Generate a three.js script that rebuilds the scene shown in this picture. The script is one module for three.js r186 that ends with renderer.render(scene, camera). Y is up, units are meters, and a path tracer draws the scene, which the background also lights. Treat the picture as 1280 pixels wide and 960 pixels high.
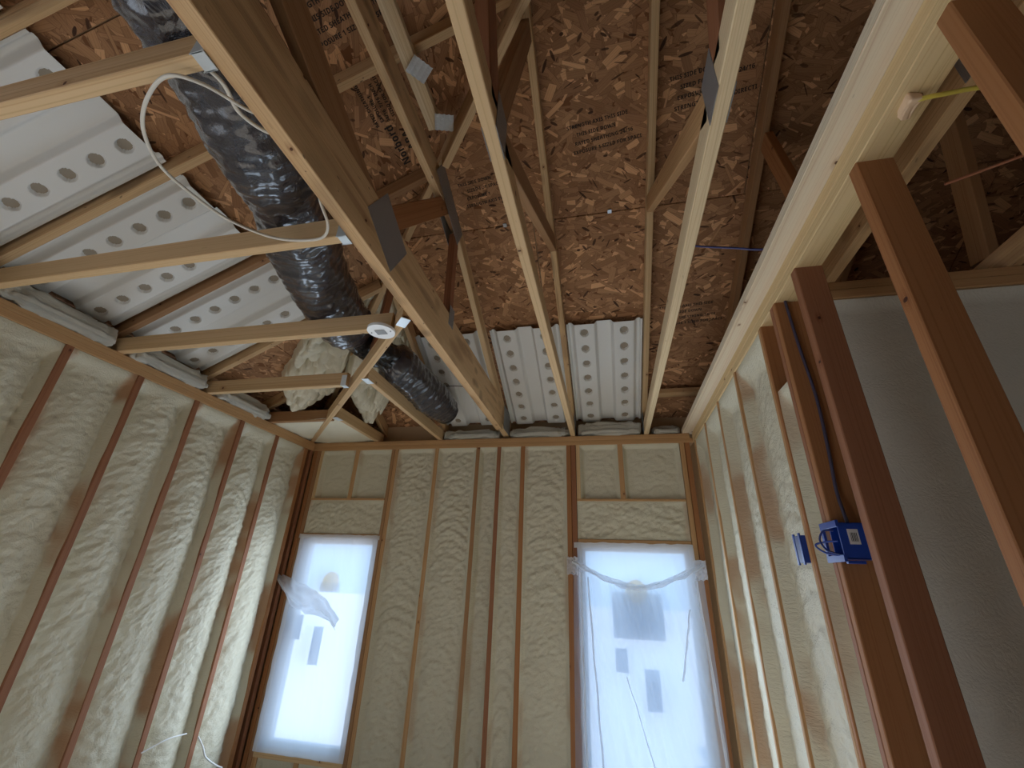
import * as THREE from 'three';
import { mergeGeometries } from 'three/addons/utils/BufferGeometryUtils.js';
import { ImprovedNoise } from 'three/addons/math/ImprovedNoise.js';
import { RectAreaLightUniformsLib } from 'three/addons/lights/RectAreaLightUniformsLib.js';

/* ---------- camera, sky, sun, exposure ---------- */
const EYE = 1.62;                                  // eye height; lengths below are metres, heights relative to the eye
const scene = new THREE.Scene();
const camera = new THREE.PerspectiveCamera(83.86, 4 / 3, 0.05, 200);
{
  const m = new THREE.Matrix4().makeBasis(
    new THREE.Vector3(0.97725726, 0.03754331, -0.20870731),
    new THREE.Vector3(0.05248974, 0.91074954, 0.40960969),
    new THREE.Vector3(0.20545819, -0.41124904, 0.88806596));
  camera.quaternion.setFromRotationMatrix(m);
  camera.position.set(0, EYE, 0);
}
scene.background = new THREE.Color(0.46, 0.71, 1.0);
scene.backgroundIntensity = 1.45;
const renderer = new THREE.WebGLRenderer({ antialias: true });
renderer.toneMapping = THREE.LinearToneMapping;
renderer.toneMappingExposure = 1.2;
renderer.shadowMap.enabled = true;
const sun = new THREE.DirectionalLight(0xfff6ea, 9.5);
sun.position.set(-7.0, 5.2, 5.6); sun.target.position.set(0, 0, -0.6);
sun.castShadow = true; sun.shadow.mapSize.set(2048, 2048);
Object.assign(sun.shadow.camera, { left: -8, right: 8, top: 8, bottom: -8, near: 0.5, far: 30 });
scene.add(sun, sun.target);
RectAreaLightUniformsLib.init();
// daylight entering through the two film-covered windows
for (const [x, y, w, h] of [[-2.22, -0.48, 0.69, 1.42], [0.1625, -0.48, 0.77, 1.42]]) {
  const l = new THREE.RectAreaLight(new THREE.Color(0.72, 0.86, 1.0), 2.5, w, h);
  l.position.set(x, EYE + y, -3.28); l.lookAt(x, EYE + y, 0); scene.add(l);
}

/* ---------- helpers ---------- */
const V = (x, y, z) => new THREE.Vector3(x, y, z);
let seed = 20240;
const rnd = () => { seed = (seed * 1664525 + 1013904223) % 4294967296; return seed / 4294967296; };
const rr = (a, b) => a + (b - a) * rnd();
const P = new ImprovedNoise();
const noise = (x, y, z = 0) => P.noise(x + 37.3, y + 11.7, z + 5.1);
const sstep = (a, b, x) => { const t = Math.min(1, Math.max(0, (x - a) / (b - a))); return t * t * (3 - 2 * t); };
const usedNames = {};
const numbered = (n) => { const k = usedNames[n] = (usedNames[n] ?? -1) + 1; return k ? n + '_' + String(k).padStart(3, '0') : n; };

// a sawn board between two points, with eased edges; w across, h along "up"; uv in metres, u along the grain
function beam(p0, p1, w, h, up = V(0, 1, 0), bevel = 0.0025) {
  const d = p1.clone().sub(p0), L = d.length(); d.normalize();
  const s = d.clone().cross(up).normalize(), u = s.clone().cross(d).normalize();
  const b = bevel, a = w / 2, c = h / 2;
  const ring = [[-a + b, -c], [a - b, -c], [a, -c + b], [a, c - b], [a - b, c], [-a + b, c], [-a, c - b], [-a, -c + b]];
  const pos = [], nor = [], uv = [], idx = [];
  const ou = rr(0, 5), ov = rr(0, 3);
  let run = 0;
  for (let i = 0; i < 8; i++) {
    const A = ring[i], B = ring[(i + 1) % 8], n2 = [B[1] - A[1], -(B[0] - A[0])], nl = Math.hypot(...n2);
    const len = Math.hypot(B[0] - A[0], B[1] - A[1]);
    const n = s.clone().multiplyScalar(n2[0] / nl).addScaledVector(u, n2[1] / nl);
    const k = pos.length / 3;
    for (const [q, t] of [[A, 0], [B, 0], [B, 1], [A, 1]]) {
      const p = p0.clone().addScaledVector(d, L * t).addScaledVector(s, q[0]).addScaledVector(u, q[1]);
      pos.push(p.x, p.y, p.z); nor.push(n.x, n.y, n.z);
      uv.push(ou + L * t, ov + run + (q === B ? len : 0));
    }
    idx.push(k, k + 1, k + 2, k, k + 2, k + 3);
    run += len;
  }
  for (const t of [0, 1]) {
    const k = pos.length / 3, n = d.clone().multiplyScalar(t ? 1 : -1);
    for (const q of ring) {
      const p = p0.clone().addScaledVector(d, L * t).addScaledVector(s, q[0]).addScaledVector(u, q[1]);
      pos.push(p.x, p.y, p.z); nor.push(n.x, n.y, n.z); uv.push(ou + q[0] * 0.4, ov + q[1]);
    }
    for (let i = 1; i < 7; i++) t ? idx.push(k, k + i, k + i + 1) : idx.push(k, k + i + 1, k + i);
  }
  const g = new THREE.BufferGeometry();
  g.setAttribute('position', new THREE.Float32BufferAttribute(pos, 3));
  g.setAttribute('normal', new THREE.Float32BufferAttribute(nor, 3));
  g.setAttribute('uv', new THREE.Float32BufferAttribute(uv, 2));
  g.setIndex(idx);
  return fixWinding(g);
}
function fixWinding(g) {           // make triangles agree with the given normals
  const p = g.attributes.position, n = g.attributes.normal, ix = g.index.array;
  const a = V(), b = V(), c = V(), m = V();
  for (let i = 0; i < ix.length; i += 3) {
    a.fromBufferAttribute(p, ix[i]); b.fromBufferAttribute(p, ix[i + 1]); c.fromBufferAttribute(p, ix[i + 2]);
    m.fromBufferAttribute(n, ix[i]);
    if (b.sub(a).cross(c.sub(a)).dot(m) < 0) { const t = ix[i + 1]; ix[i + 1] = ix[i + 2]; ix[i + 2] = t; }
  }
  return g;
}
function box(x0, x1, y0, y1, z0, z1, bevel = 0.0025) {
  const dx = x1 - x0, dy = y1 - y0, dz = z1 - z0, x = (x0 + x1) / 2, y = (y0 + y1) / 2, z = (z0 + z1) / 2;
  const b = Math.min(bevel, dx * 0.3, dy * 0.3, dz * 0.3);
  if (dx >= dy && dx >= dz) return beam(V(x0, y, z), V(x1, y, z), dz, dy, V(0, 1, 0), b);
  if (dy >= dz) return beam(V(x, y0, z), V(x, y1, z), dx, dz, V(0, 0, 1), b);
  return beam(V(x, y, z0), V(x, y, z1), dx, dy, V(0, 1, 0), b);
}
// grid surface: f(u, v) -> Vector3, u,v in 0..1
function grid(nu, nv, f, su = 1, sv = 1) {
  const pos = [], uv = [], idx = [];
  for (let j = 0; j <= nv; j++) for (let i = 0; i <= nu; i++) {
    const p = f(i / nu, j / nv); pos.push(p.x, p.y, p.z); uv.push((i / nu) * su, (j / nv) * sv);
  }
  for (let j = 0; j < nv; j++) for (let i = 0; i < nu; i++) {
    const a = j * (nu + 1) + i, b = a + 1, c = a + nu + 1, d = c + 1; idx.push(a, b, d, a, d, c);
  }
  const g = new THREE.BufferGeometry();
  g.setAttribute('position', new THREE.Float32BufferAttribute(pos, 3));
  g.setAttribute('uv', new THREE.Float32BufferAttribute(uv, 2));
  g.setIndex(idx); g.computeVertexNormals();
  return g;
}
function tube(points, r, seg = 8, n = 0) {
  const c = new THREE.CatmullRomCurve3(points);
  return new THREE.TubeGeometry(c, n || Math.max(12, points.length * 10), r, seg, false);
}
function part(name, geo, mat, parent, label) {
  const m = new THREE.Mesh(geo, mat); m.name = name; m.castShadow = m.receiveShadow = true;
  if (label) m.userData.label = label;
  parent.add(m); return m;
}
// open a thing; its parts are given in eye coordinates; close() sets the group at the base of the thing
function thing(name, label, category, group) {
  const o = new THREE.Group(); o.name = numbered(name);
  o.userData = { label, category }; if (group) o.userData.group = group;
  return o;
}
function structure(name) { const o = new THREE.Group(); o.name = name; o.userData = { kind: 'structure' }; return o; }
function close(o) {
  const b = new THREE.Box3();
  o.updateMatrixWorld(true);
  for (const c of o.children) { c.geometry.computeBoundingBox(); b.union(c.geometry.boundingBox.clone().applyMatrix4(c.matrix)); }
  const base = V((b.min.x + b.max.x) / 2, b.min.y, (b.min.z + b.max.z) / 2);
  for (const c of o.children) c.position.sub(base);
  o.position.copy(base).add(V(0, EYE, 0));
  scene.add(o); return o;
}

/* ---------- procedural textures ---------- */
function canvasTexture(w, h, draw, srgb = true) {
  const c = document.createElement('canvas'); c.width = w; c.height = h;
  draw(c.getContext('2d'), w, h);
  const t = new THREE.CanvasTexture(c);
  t.wrapS = t.wrapT = THREE.RepeatWrapping; t.magFilter = THREE.LinearFilter;
  if (srgb) t.colorSpace = THREE.SRGBColorSpace;
  return t;
}
function woodDraw(x, w, h) {
  x.fillStyle = '#ece4d8'; x.fillRect(0, 0, w, h);
  for (let i = 0; i < 14; i++) {                                // broad tone bands along the grain
    x.fillStyle = `rgba(${rnd() < 0.5 ? '190,160,120' : '255,248,236'},${rr(0.04, 0.14)})`;
    const y = rr(0, h), t = rr(10, 70); for (const o of [-h, 0, h]) x.fillRect(0, y + o, w, t);
  }
  for (let i = 0; i < 150; i++) {
    const y0 = rr(0, h), amp = rr(0.5, 5), f = Math.round(rr(1, 4)), ph = rr(0, 6.28);
    x.strokeStyle = `rgba(${150 + rr(-20, 20)},${105 + rr(-15, 15)},65,${rr(0.03, 0.17)})`; x.lineWidth = rr(0.5, 2.5);
    for (const o of [-h, 0, h]) {
      x.beginPath();
      for (let k = 0; k <= 48; k++) { const px = (k / 48) * w; x.lineTo(px, y0 + o + amp * Math.sin((k / 48) * 6.2832 * f + ph)); }
      x.stroke();
    }
  }
  for (let i = 0; i < 7; i++) {                                  // knots
    const kx = rr(30, w - 30), ky = rr(20, h - 20), r = rr(4, 10);
    for (let k = 6; k > 0; k--) {
      x.strokeStyle = `rgba(120,75,40,${0.10 + 0.04 * (6 - k)})`; x.lineWidth = 1.4;
      x.beginPath(); x.ellipse(kx, ky, r * (0.6 + k * 0.42), r * (0.4 + k * 0.16), 0, 0, 7); x.stroke();
    }
    x.fillStyle = 'rgba(78,45,24,0.85)'; x.beginPath(); x.ellipse(kx, ky, r * 0.75, r * 0.55, rr(0, 3), 0, 7); x.fill();
  }
  for (let i = 0; i < 40; i++) { x.fillStyle = `rgba(70,50,35,${rr(0.05, 0.3)})`; x.fillRect(rr(0, w), rr(0, h), rr(2, 30), rr(0.7, 2)); }
}
function weatheredDraw(x, w, h) {
  woodDraw(x, w, h);
  for (let i = 0; i < 70; i++) {                                // grey and brown weather stains
    const cx = rr(60, w - 60), cy = rr(30, h - 30), a = rr(30, 140), b = rr(8, 40), g = x.createRadialGradient(0, 0, 0, 0, 0, 1), k = rr(0.08, 0.3);
    const c = rnd() < 0.5 ? '70,62,52' : '98,62,34';
    g.addColorStop(0, `rgba(${c},${k})`); g.addColorStop(0.6, `rgba(${c},${k * 0.7})`); g.addColorStop(1, `rgba(${c},0)`);
    x.save(); x.translate(cx, cy); x.scale(a, b); x.fillStyle = g; x.beginPath(); x.arc(0, 0, 1, 0, 7); x.fill(); x.restore();
  }
  for (let i = 0; i < 60; i++) { x.fillStyle = `rgba(40,28,18,${rr(0.2, 0.6)})`; x.beginPath(); x.ellipse(rr(10, w - 10), rr(10, h - 10), rr(2, 9), rr(1, 2.5), rr(-0.3, 0.3), 0, 7); x.fill(); }
}
const weatheredTex = canvasTexture(2048, 512, weatheredDraw); weatheredTex.repeat.set(1 / 2.4, 1 / 0.6);
const woodTex = canvasTexture(2048, 512, woodDraw); woodTex.repeat.set(1 / 2.4, 1 / 0.6);
function osbDraw(x, w, h) {
  x.fillStyle = '#6b4526'; x.fillRect(0, 0, w, h);
  for (let i = 0; i < 4600; i++) {
    const cx = rr(0, w), cy = rr(0, h), L = rr(40, 140), W = rr(10, 36), a = rr(0, 1) < 0.7 ? rr(-0.7, 0.7) : rr(-1.57, 1.57);
    const t = rnd(), late = i / 9000;
    const q2 = t < 0.86 ? t * 0.66 : t, r = 126 + 72 * q2 + 8 * late, g = 90 + 64 * q2 + 6 * late, b = 60 + 52 * q2 + 4 * late;
    for (const ox of cx < 140 ? [0, w] : cx > w - 140 ? [0, -w] : [0]) for (const oy of cy < 140 ? [0, h] : cy > h - 140 ? [0, -h] : [0]) {
      x.save(); x.translate(cx + ox, cy + oy); x.rotate(a);
      x.fillStyle = `rgb(${r | 0},${g | 0},${b | 0})`; x.strokeStyle = 'rgba(70,42,24,0.34)'; x.lineWidth = 1.5;
      const q = (((i * 7919) % 100) / 100) * 0.3;
      x.beginPath(); x.moveTo(-L / 2, -W * (0.3 + q)); x.lineTo(L * 0.44, -W / 2); x.lineTo(L / 2, W * (0.2 + q)); x.lineTo(L * 0.2, W / 2); x.lineTo(-L * 0.46, W * 0.42); x.closePath();
      x.fill(); x.stroke();
      x.strokeStyle = `rgba(${r * 0.75 | 0},${g * 0.7 | 0},${b * 0.65 | 0},0.55)`; x.lineWidth = 1;
      for (let k = 0; k < 3; k++) { const yy = W * (-0.3 + 0.3 * k); x.beginPath(); x.moveTo(-L * 0.42, yy); x.lineTo(L * 0.4, yy + 1); x.stroke(); }
      x.restore();
    }
  }
  for (let i = 0; i < 240; i++) {
    x.save(); x.translate(rr(0, w), rr(0, h)); x.rotate(rr(-1.2, 1.2)); x.fillStyle = `rgba(40,20,8,${rr(0.4, 0.8)})`;
    x.beginPath(); x.ellipse(0, 0, rr(8, 30), rr(2, 7), 0, 0, 7); x.fill(); x.restore();
  }
}
const osbTex = canvasTexture(2048, 1024, osbDraw); osbTex.repeat.set(1 / 2.44, 1 / 1.22);
const noiseTex = canvasTexture(512, 512, (x, w, h) => {           // fine foam skin relief
  const im = x.createImageData(w, h);
  for (let j = 0; j < h; j++) for (let i = 0; i < w; i++) {
    const a = (i / w) * 6.28318, b = (j / h) * 6.28318;
    const c1 = [Math.cos(a), Math.sin(a), Math.cos(b), Math.sin(b)];
    let v = 0;
    for (const [k, m] of [[5, 0.5], [11, 0.3], [24, 0.2]]) v += m * P.noise(c1[0] * k + c1[2] * k * 0.7, c1[1] * k + 9, c1[3] * k + c1[2] * k * 0.6);
    const q = 128 + 190 * v; im.data.set([q, q, q, 255], (j * w + i) * 4);
  }
  x.putImageData(im, 0, 0);
}, false);
noiseTex.repeat.set(1 / 0.25, 1 / 0.25);

const rgb = (r, g, b) => new THREE.Color().setRGB(r, g, b);
const std = (c, rough, extra = {}) => new THREE.MeshStandardMaterial({ color: c, roughness: rough, ...extra });
const phys = (c, rough, extra = {}) => new THREE.MeshPhysicalMaterial({ color: c, roughness: rough, ...extra });
const wood = (r, g, b) => std(rgb(r, g, b), 0.72, { map: woodTex, bumpMap: woodTex, bumpScale: 0.0006 });
const M = {
  spruce: wood(0.80, 0.60, 0.37), spruceB: std(rgb(0.78, 0.56, 0.33), 0.75, { map: weatheredTex, bumpMap: weatheredTex, bumpScale: 0.0006 }), pale: wood(0.88, 0.74, 0.52), cream: wood(0.84, 0.67, 0.40),
  fir: wood(0.47, 0.22, 0.09), firRed: wood(0.38, 0.17, 0.09), brown: wood(0.46, 0.27, 0.14), plate: wood(0.66, 0.42, 0.22),
  osb: std(rgb(1.42, 1.42, 1.46), 0.85, { map: osbTex, bumpMap: osbTex, bumpScale: 0.0015 }),
  osbDeck: std(rgb(1.25, 1.15, 1.05), 0.85, { map: osbTex }),
  foam: std(rgb(0.66, 0.62, 0.485), 0.6, { bumpMap: noiseTex, bumpScale: 0.0025 }),
  foamBay: std(rgb(0.66, 0.62, 0.485), 0.6, { bumpMap: noiseTex, bumpScale: 0.0025, vertexColors: true }),
  foamWhite: std(rgb(0.84, 0.79, 0.63), 0.6, { bumpMap: noiseTex, bumpScale: 0.003 }),
  foamGrey: std(rgb(0.70, 0.66, 0.56), 0.7, { bumpMap: noiseTex, bumpScale: 0.0012 }),
  vent: std(rgb(0.80, 0.80, 0.78), 0.5), dimple: std(rgb(0.33, 0.28, 0.22), 0.8),
  batt: std(rgb(0.80, 0.77, 0.68), 0.95, { bumpMap: noiseTex, bumpScale: 0.006 }),
  duct: phys(rgb(0.03, 0.029, 0.04), 0.26, { bumpMap: noiseTex, bumpScale: 0.003, clearcoat: 1, clearcoatRoughness: 0.12 }),
  ductTape: phys(rgb(0.012, 0.012, 0.014), 0.25), steel: std(rgb(0.62, 0.66, 0.70), 0.38, { metalness: 0.9 }),
  steelDull: std(rgb(0.36, 0.37, 0.38), 0.5, { metalness: 0.7 }), hanger: std(rgb(0.72, 0.78, 0.82), 0.35, { metalness: 0.35 }),
  white: std(rgb(0.9, 0.91, 0.92), 0.4), vinyl: std(rgb(0.80, 0.81, 0.83), 0.35), cableWhite: std(rgb(0.70, 0.66, 0.58), 0.45),
  cableBlack: std(rgb(0.02, 0.02, 0.025), 0.5), cableBlue: std(rgb(0.05, 0.06, 0.22), 0.4), cableYellow: std(rgb(0.75, 0.6, 0.1), 0.4), cord: std(rgb(0.65, 0.28, 0.16), 0.6),
  boxBlue: phys(rgb(0.015, 0.06, 0.36), 0.35), boxDark: phys(rgb(0.01, 0.03, 0.18), 0.4), paper: std(rgb(0.7, 0.68, 0.66), 0.7),
  sheathIn: std(rgb(0.42, 0.30, 0.19), 0.9),
  sheathOut: std(rgb(0.5, 0.36, 0.22), 0.9), concrete: std(rgb(0.66, 0.65, 0.62), 0.9), ground: std(rgb(0.58, 0.60, 0.63), 0.95),
  ink: std(rgb(0.02, 0.018, 0.016), 0.8),
  pane: phys(rgb(0.97, 0.98, 1.0), 0.0, { transmission: 1, thickness: 0, ior: 1.5 }),
  film: phys(rgb(0.92, 0.95, 0.99), 0.83, { transmission: 0.96, thickness: 0, ior: 1.3, specularIntensity: 0.6 }),
  nailer: wood(0.93, 0.86, 0.73), filmOuter: phys(rgb(0.95, 0.96, 0.98), 0.5, { transmission: 0.96, thickness: 0, ior: 1.35 }),
};

/* ---------- measures shared by walls and roof (relative to the eye) ---------- */
const XL = -2.66, ZB = -3.41, XR = 0.665, PL = 1.0, PT = 1.076, FLOOR = -EYE, XE = 4.0, ZF = 3.0;
const chordY = (a) => 1.23 + 0.5 * a;              // underside of a top chord, a = distance in from the plate's inner face
const deckY = (a) => 1.335 + 0.5 * a;              // underside of the roof deck

/* ---------- floor, ground, roof deck ---------- */
{
  const g = new THREE.Mesh(new THREE.BoxGeometry(80, 0.1, 80), M.ground); g.name = 'ground'; g.userData = { kind: 'structure' };
  g.position.set(0, -0.4, 0); g.receiveShadow = true; scene.add(g);
  const f = new THREE.Mesh(new THREE.BoxGeometry(XE - XL + 0.3, 0.1, ZF - ZB + 0.3), M.concrete); f.name = 'floor'; f.userData = { kind: 'structure' };
  f.position.set((XE + XL) / 2, -0.05, (ZF + ZB) / 2); f.receiveShadow = true; scene.add(f);
}
const inkTextures = [0, 1, 2].map((k) => canvasTexture(512, 256, (x, w, h) => {
  x.fillStyle = '#000'; x.fillRect(0, 0, w, h); x.fillStyle = '#fff';
  if (k === 0) {
    x.font = 'bold 60px sans-serif'; x.fillText('Norbord', 4, 120); x.fillText('APA', 70, 190);
    x.font = 'bold 25px sans-serif'; ['RATED SHEATHING', 'EXPOSURE 1', '24/16  7/16 INCH', 'SIZED FOR SPACING', 'THIS SIDE DOWN'].forEach((l, i) => x.fillText(l, 262 + 12 * (i % 2), 60 + i * 34));
  } else {
    x.font = 'bold 34px sans-serif';
    const L = k === 1 ? ['STRENGTH AXIS THIS SIDE', 'THIS SIDE DOWN', 'RATED SHEATHING 24/16', 'EXPOSURE 1 SIZED FOR SPACING'] : ['THIS SIDE DOWN', 'SIZED FOR SPACING 24/16', 'EXPOSURE 1', 'STRENGTH AXIS THIS DIRECTION'];
    L.forEach((s, i) => x.fillText(s, 12 + 20 * ((i * 3) % 4), 50 + i * 55));
  }
}, false));
const inkMats = inkTextures.map((t) => new THREE.MeshStandardMaterial({ color: rgb(0.03, 0.022, 0.018), roughness: 0.8, alphaMap: t, transparent: true, depthWrite: false }));
const ceiling = structure('ceiling');
function clip(poly, a, b, c) {                     // keep a x + b z + c >= 0
  const out = [];
  poly.forEach((p, i) => {
    const q = poly[(i + 1) % poly.length], dp = a * p[0] + b * p[1] + c, dq = a * q[0] + b * q[1] + c;
    if (dp >= 0) out.push(p);
    if ((dp >= 0) !== (dq >= 0)) { const t = dp / (dp - dq); out.push([p[0] + t * (q[0] - p[0]), p[1] + t * (q[1] - p[1])]); }
  });
  return out;
}
function deckPanel(poly, yAt, along, name = 'sheathing_panel') {
  if (poly.length < 3) return null;
  const n = poly.length, th = 0.013, pos = [], uv = [], idx = [], ou = rr(0, 3), ov = rr(0, 2);
  const k = along === 'x' ? [0, 1] : [1, 0], st = 1.118, fl = rnd() < 0.5 ? 1 : -1;
  const vert = (p, t) => { pos.push(p[0], yAt(p[0], p[1]) + t, p[1]); uv.push(ou + fl * p[k[0]], ov + p[k[1]] * st); };
  for (const t of [0, th]) for (const p of poly) vert(p, t);
  for (let i = 1; i < n - 1; i++) { idx.push(0, i, i + 1, n, n + i + 1, n + i); }
  for (let i = 0; i < n; i++) {
    const b = pos.length / 3, p = poly[i], q = poly[(i + 1) % n];
    vert(p, 0); vert(q, 0); vert(q, th); vert(p, th); idx.push(b, b + 1, b + 2, b, b + 2, b + 3);
  }
  const g = new THREE.BufferGeometry();
  g.setAttribute('position', new THREE.Float32BufferAttribute(pos, 3)); g.setAttribute('uv', new THREE.Float32BufferAttribute(uv, 2));
  g.setIndex(idx);
  const gg = g.toNonIndexed(); gg.computeVertexNormals();
  return part(name, gg, M.osb, ceiling);
}
const leftY = (x) => deckY(x - XL), backY = (x, z) => deckY(z - ZB);
{
  const gap = 0.003;
  // left slope, rows rising in +x
  const rows = [-3.1, -2.34, -1.25, -0.16, 0.93, 1.2];
  for (let r = 0; r + 1 < rows.length; r++) for (let z = -4.2 - (r % 2) * 1.22; z < 3.2; z += 2.44) {
    let p = [[rows[r] + gap, z + gap], [rows[r + 1] - gap, z + gap], [rows[r + 1] - gap, z + 2.44 - gap], [rows[r] + gap, z + 2.44 - gap]];
    p = clip(p, -1, 1, -(ZB - XL)); p = clip(p, 0, -1, 3.15);
    deckPanel(p, (x) => leftY(x), 'z');
  }
  const back = [-3.85, -3.09, -2.0, -0.91, 0.18, 0.45];
  for (let r = 0; r + 1 < back.length; r++) for (let x = -4.05 + (r % 2) * 1.22 + 0.02; x < 4.2; x += 2.44) {
    let p = [[x + gap, back[r] + gap], [x + 2.44 - gap, back[r] + gap], [x + 2.44 - gap, back[r + 1] - gap], [x + gap, back[r + 1] - gap]];
    p = clip(p, 1, -1, ZB - XL); p = clip(p, -1, 0, 4.2);
    deckPanel(p, backY, 'x');
  }
  deckPanel([[1.2, 0.45], [4.2, 0.45], [4.2, 3.15], [1.2, 3.15]], () => deckY(1.2 - XL), 'x');
  const cover = (poly, yAt) => { const m = deckPanel(poly, (x, z) => yAt(x, z) + 0.016, 'x', 'roof_underlay'); m.material = M.sheathOut; };
  cover(clip(clip([[-3.15, -4.3], [1.25, -4.3], [1.25, 3.2], [-3.15, 3.2]], -1, 1, -(ZB - XL) + 0.01), 0, -1, 3.2), (x) => leftY(x));
  cover(clip([[-4.3, -3.9], [4.25, -3.9], [4.25, 0.5], [-4.3, 0.5]], 1, -1, ZB - XL + 0.01), backY);
  cover([[1.15, 0.4], [4.25, 0.4], [4.25, 3.2], [1.15, 3.2]], () => deckY(1.2 - XL) + 0.03);
  // porch ceiling outside the jog of the wall
  deckPanel([[0.77, -3.85], [4.2, -3.85], [4.2, -1.66], [0.77, -1.66]], () => 1.05, 'x', 'soffit_panel');
}
// printed stamps lie on the deck a millimetre down
function stamp(kind, x, z, w, face, turn) {
  const n = face === 'left' ? V(0.4472, -0.8944, 0) : V(0, -0.8944, 0.4472), up = face === 'left' ? V(0.8944, 0.4472, 0) : V(0, 0.4472, 0.8944);
  const g = new THREE.PlaneGeometry(w, w / 2), m = part('printed_stamp', g, inkMats[kind], ceiling);
  const ax = up.clone().cross(n), r = new THREE.Matrix4().makeBasis(ax, up, n); m.quaternion.setFromRotationMatrix(r).multiply(new THREE.Quaternion().setFromAxisAngle(V(0, 0, 1), turn));
  const y = face === 'left' ? leftY(x) : backY(x, z);
  m.position.set(x, y, z).addScaledVector(n, 0.0015);
}
stamp(0, -1.01, -1.30, 0.5, 'left', 3.18);
stamp(1, -1.0, -0.82, 0.42, 'left', 1.6);
stamp(1, 0.08, -1.62, 0.4, 'back', 0.1);
stamp(2, 0.62, -1.5, 0.42, 'back', 0.1);
stamp(2, -0.6, -1.8, 0.4, 'back', 0.1);
stamp(1, 0.62, -2.68, 0.42, 'back', 0.05);
for (const x of [0.1, -0.55, 0.6]) part('panel_clip', box(x - 0.012, x + 0.012, backY(0, -2.0) - 0.004, backY(0, -2.0) - 0.0005, -2.02, -1.98, 0.0005), M.steel, ceiling);
part('panel_clip', box(-2.36, -2.32, leftY(-2.34) - 0.004, leftY(-2.34) - 0.0005, -1.95, -1.92, 0.0005), M.steel, ceiling);
close(ceiling);

/* ---------- walls ---------- */
// foam sprayed between two studs; o = corner, ud and vd = spans along the bay and up, n = into the room
function foamBay(o, ud, vd, n, opt = {}) {
  const W = ud.length(), H = vd.length(), U = ud.clone().normalize(), Vv = vd.clone().normalize();
  const { deep = 0.055, crown = 0.03, rough = 0.010, step = 0.009, lip = 0.018, rowK = 9, topFlush = 0.1, bare = 0, stain = 0.35 } = opt;
  const s = rr(0, 90), nu = Math.max(10, Math.round(W / step)), nv = Math.max(10, Math.round(H / step));
  const g = grid(nu, nv, (a, b) => {
    const x = a * W, y = b * H, e = Math.min(x, W - x), t = 2 * a - 1;
    let d = -deep + crown * (1 - t * t) * (0.8 + 0.5 * noise(s, y * 1.6));
    const arc = y * rowK + 1.3 * t * t + 0.7 * noise(x * 5 + s, y * 2.2);        // overlapping passes of the gun
    const fr = arc - Math.floor(arc);
    d += rough * (0.75 * (fr < 0.75 ? fr / 0.75 : (1 - fr) / 0.25) - 0.4) * (0.6 + noise(s + 3, y * 2) * 0.8);
    d += rough * 0.7 * noise(x * 22 + s, y * 34, 1) + rough * 0.5 * noise(x * 60, y * 75 + s, 4) + rough * 0.9 * noise(x * 5 + s, y * 4, 9);
    const j = 0.012 * noise(y * 9, s + 2 * Math.sign(t)) + lip;
    const w = (1 - sstep(0.002, Math.max(0.008, j + 0.012), e)) * (1 - bare * sstep(-0.15, 0.2, noise(y * 2.6 + s, 7 * Math.sign(t) + s)));                    // skin climbing the stud
    d = d * (1 - w) + -0.006 * w;
    if (topFlush > 0) { const q = sstep(H - topFlush, H - 0.01, y); d = d * (1 - q) + -0.008 * q; }
    return o.clone().addScaledVector(U, x).addScaledVector(Vv, y).addScaledVector(n, d);
  }, W, H);
  // thin overspray along the studs, through which the wood shows brown
  const q = g.attributes.uv, col = new Float32Array(q.count * 3);
  for (let i = 0; i < q.count; i++) {
    const x = q.getX(i), y = q.getY(i), side = x < W / 2 ? 1 : 2, e = Math.min(x, W - x);
    const reach = 0.02 + 0.03 * stain + 0.02 * noise(y * 7, s + side * 9);
    let k = sstep(0.0, 0.3, noise(y * 1.9 + s, side * 5 + s) + 0.25 * noise(y * 9, x * 30 + s) + 0.12 * (stain - 0.5)) * (1 - sstep(0.3 * reach, reach + 0.012, e)) * Math.min(1, stain * 1.3);
    col.set([1 - 0.30 * k, 1 - 0.56 * k, 1 - 0.68 * k], i * 3);
  }
  g.setAttribute('color', new THREE.BufferAttribute(col, 3));
  return g;
}
const studTone = () => [M.fir, M.brown, M.firRed, M.plate][Math.floor(rr(0, 4))];

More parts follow.
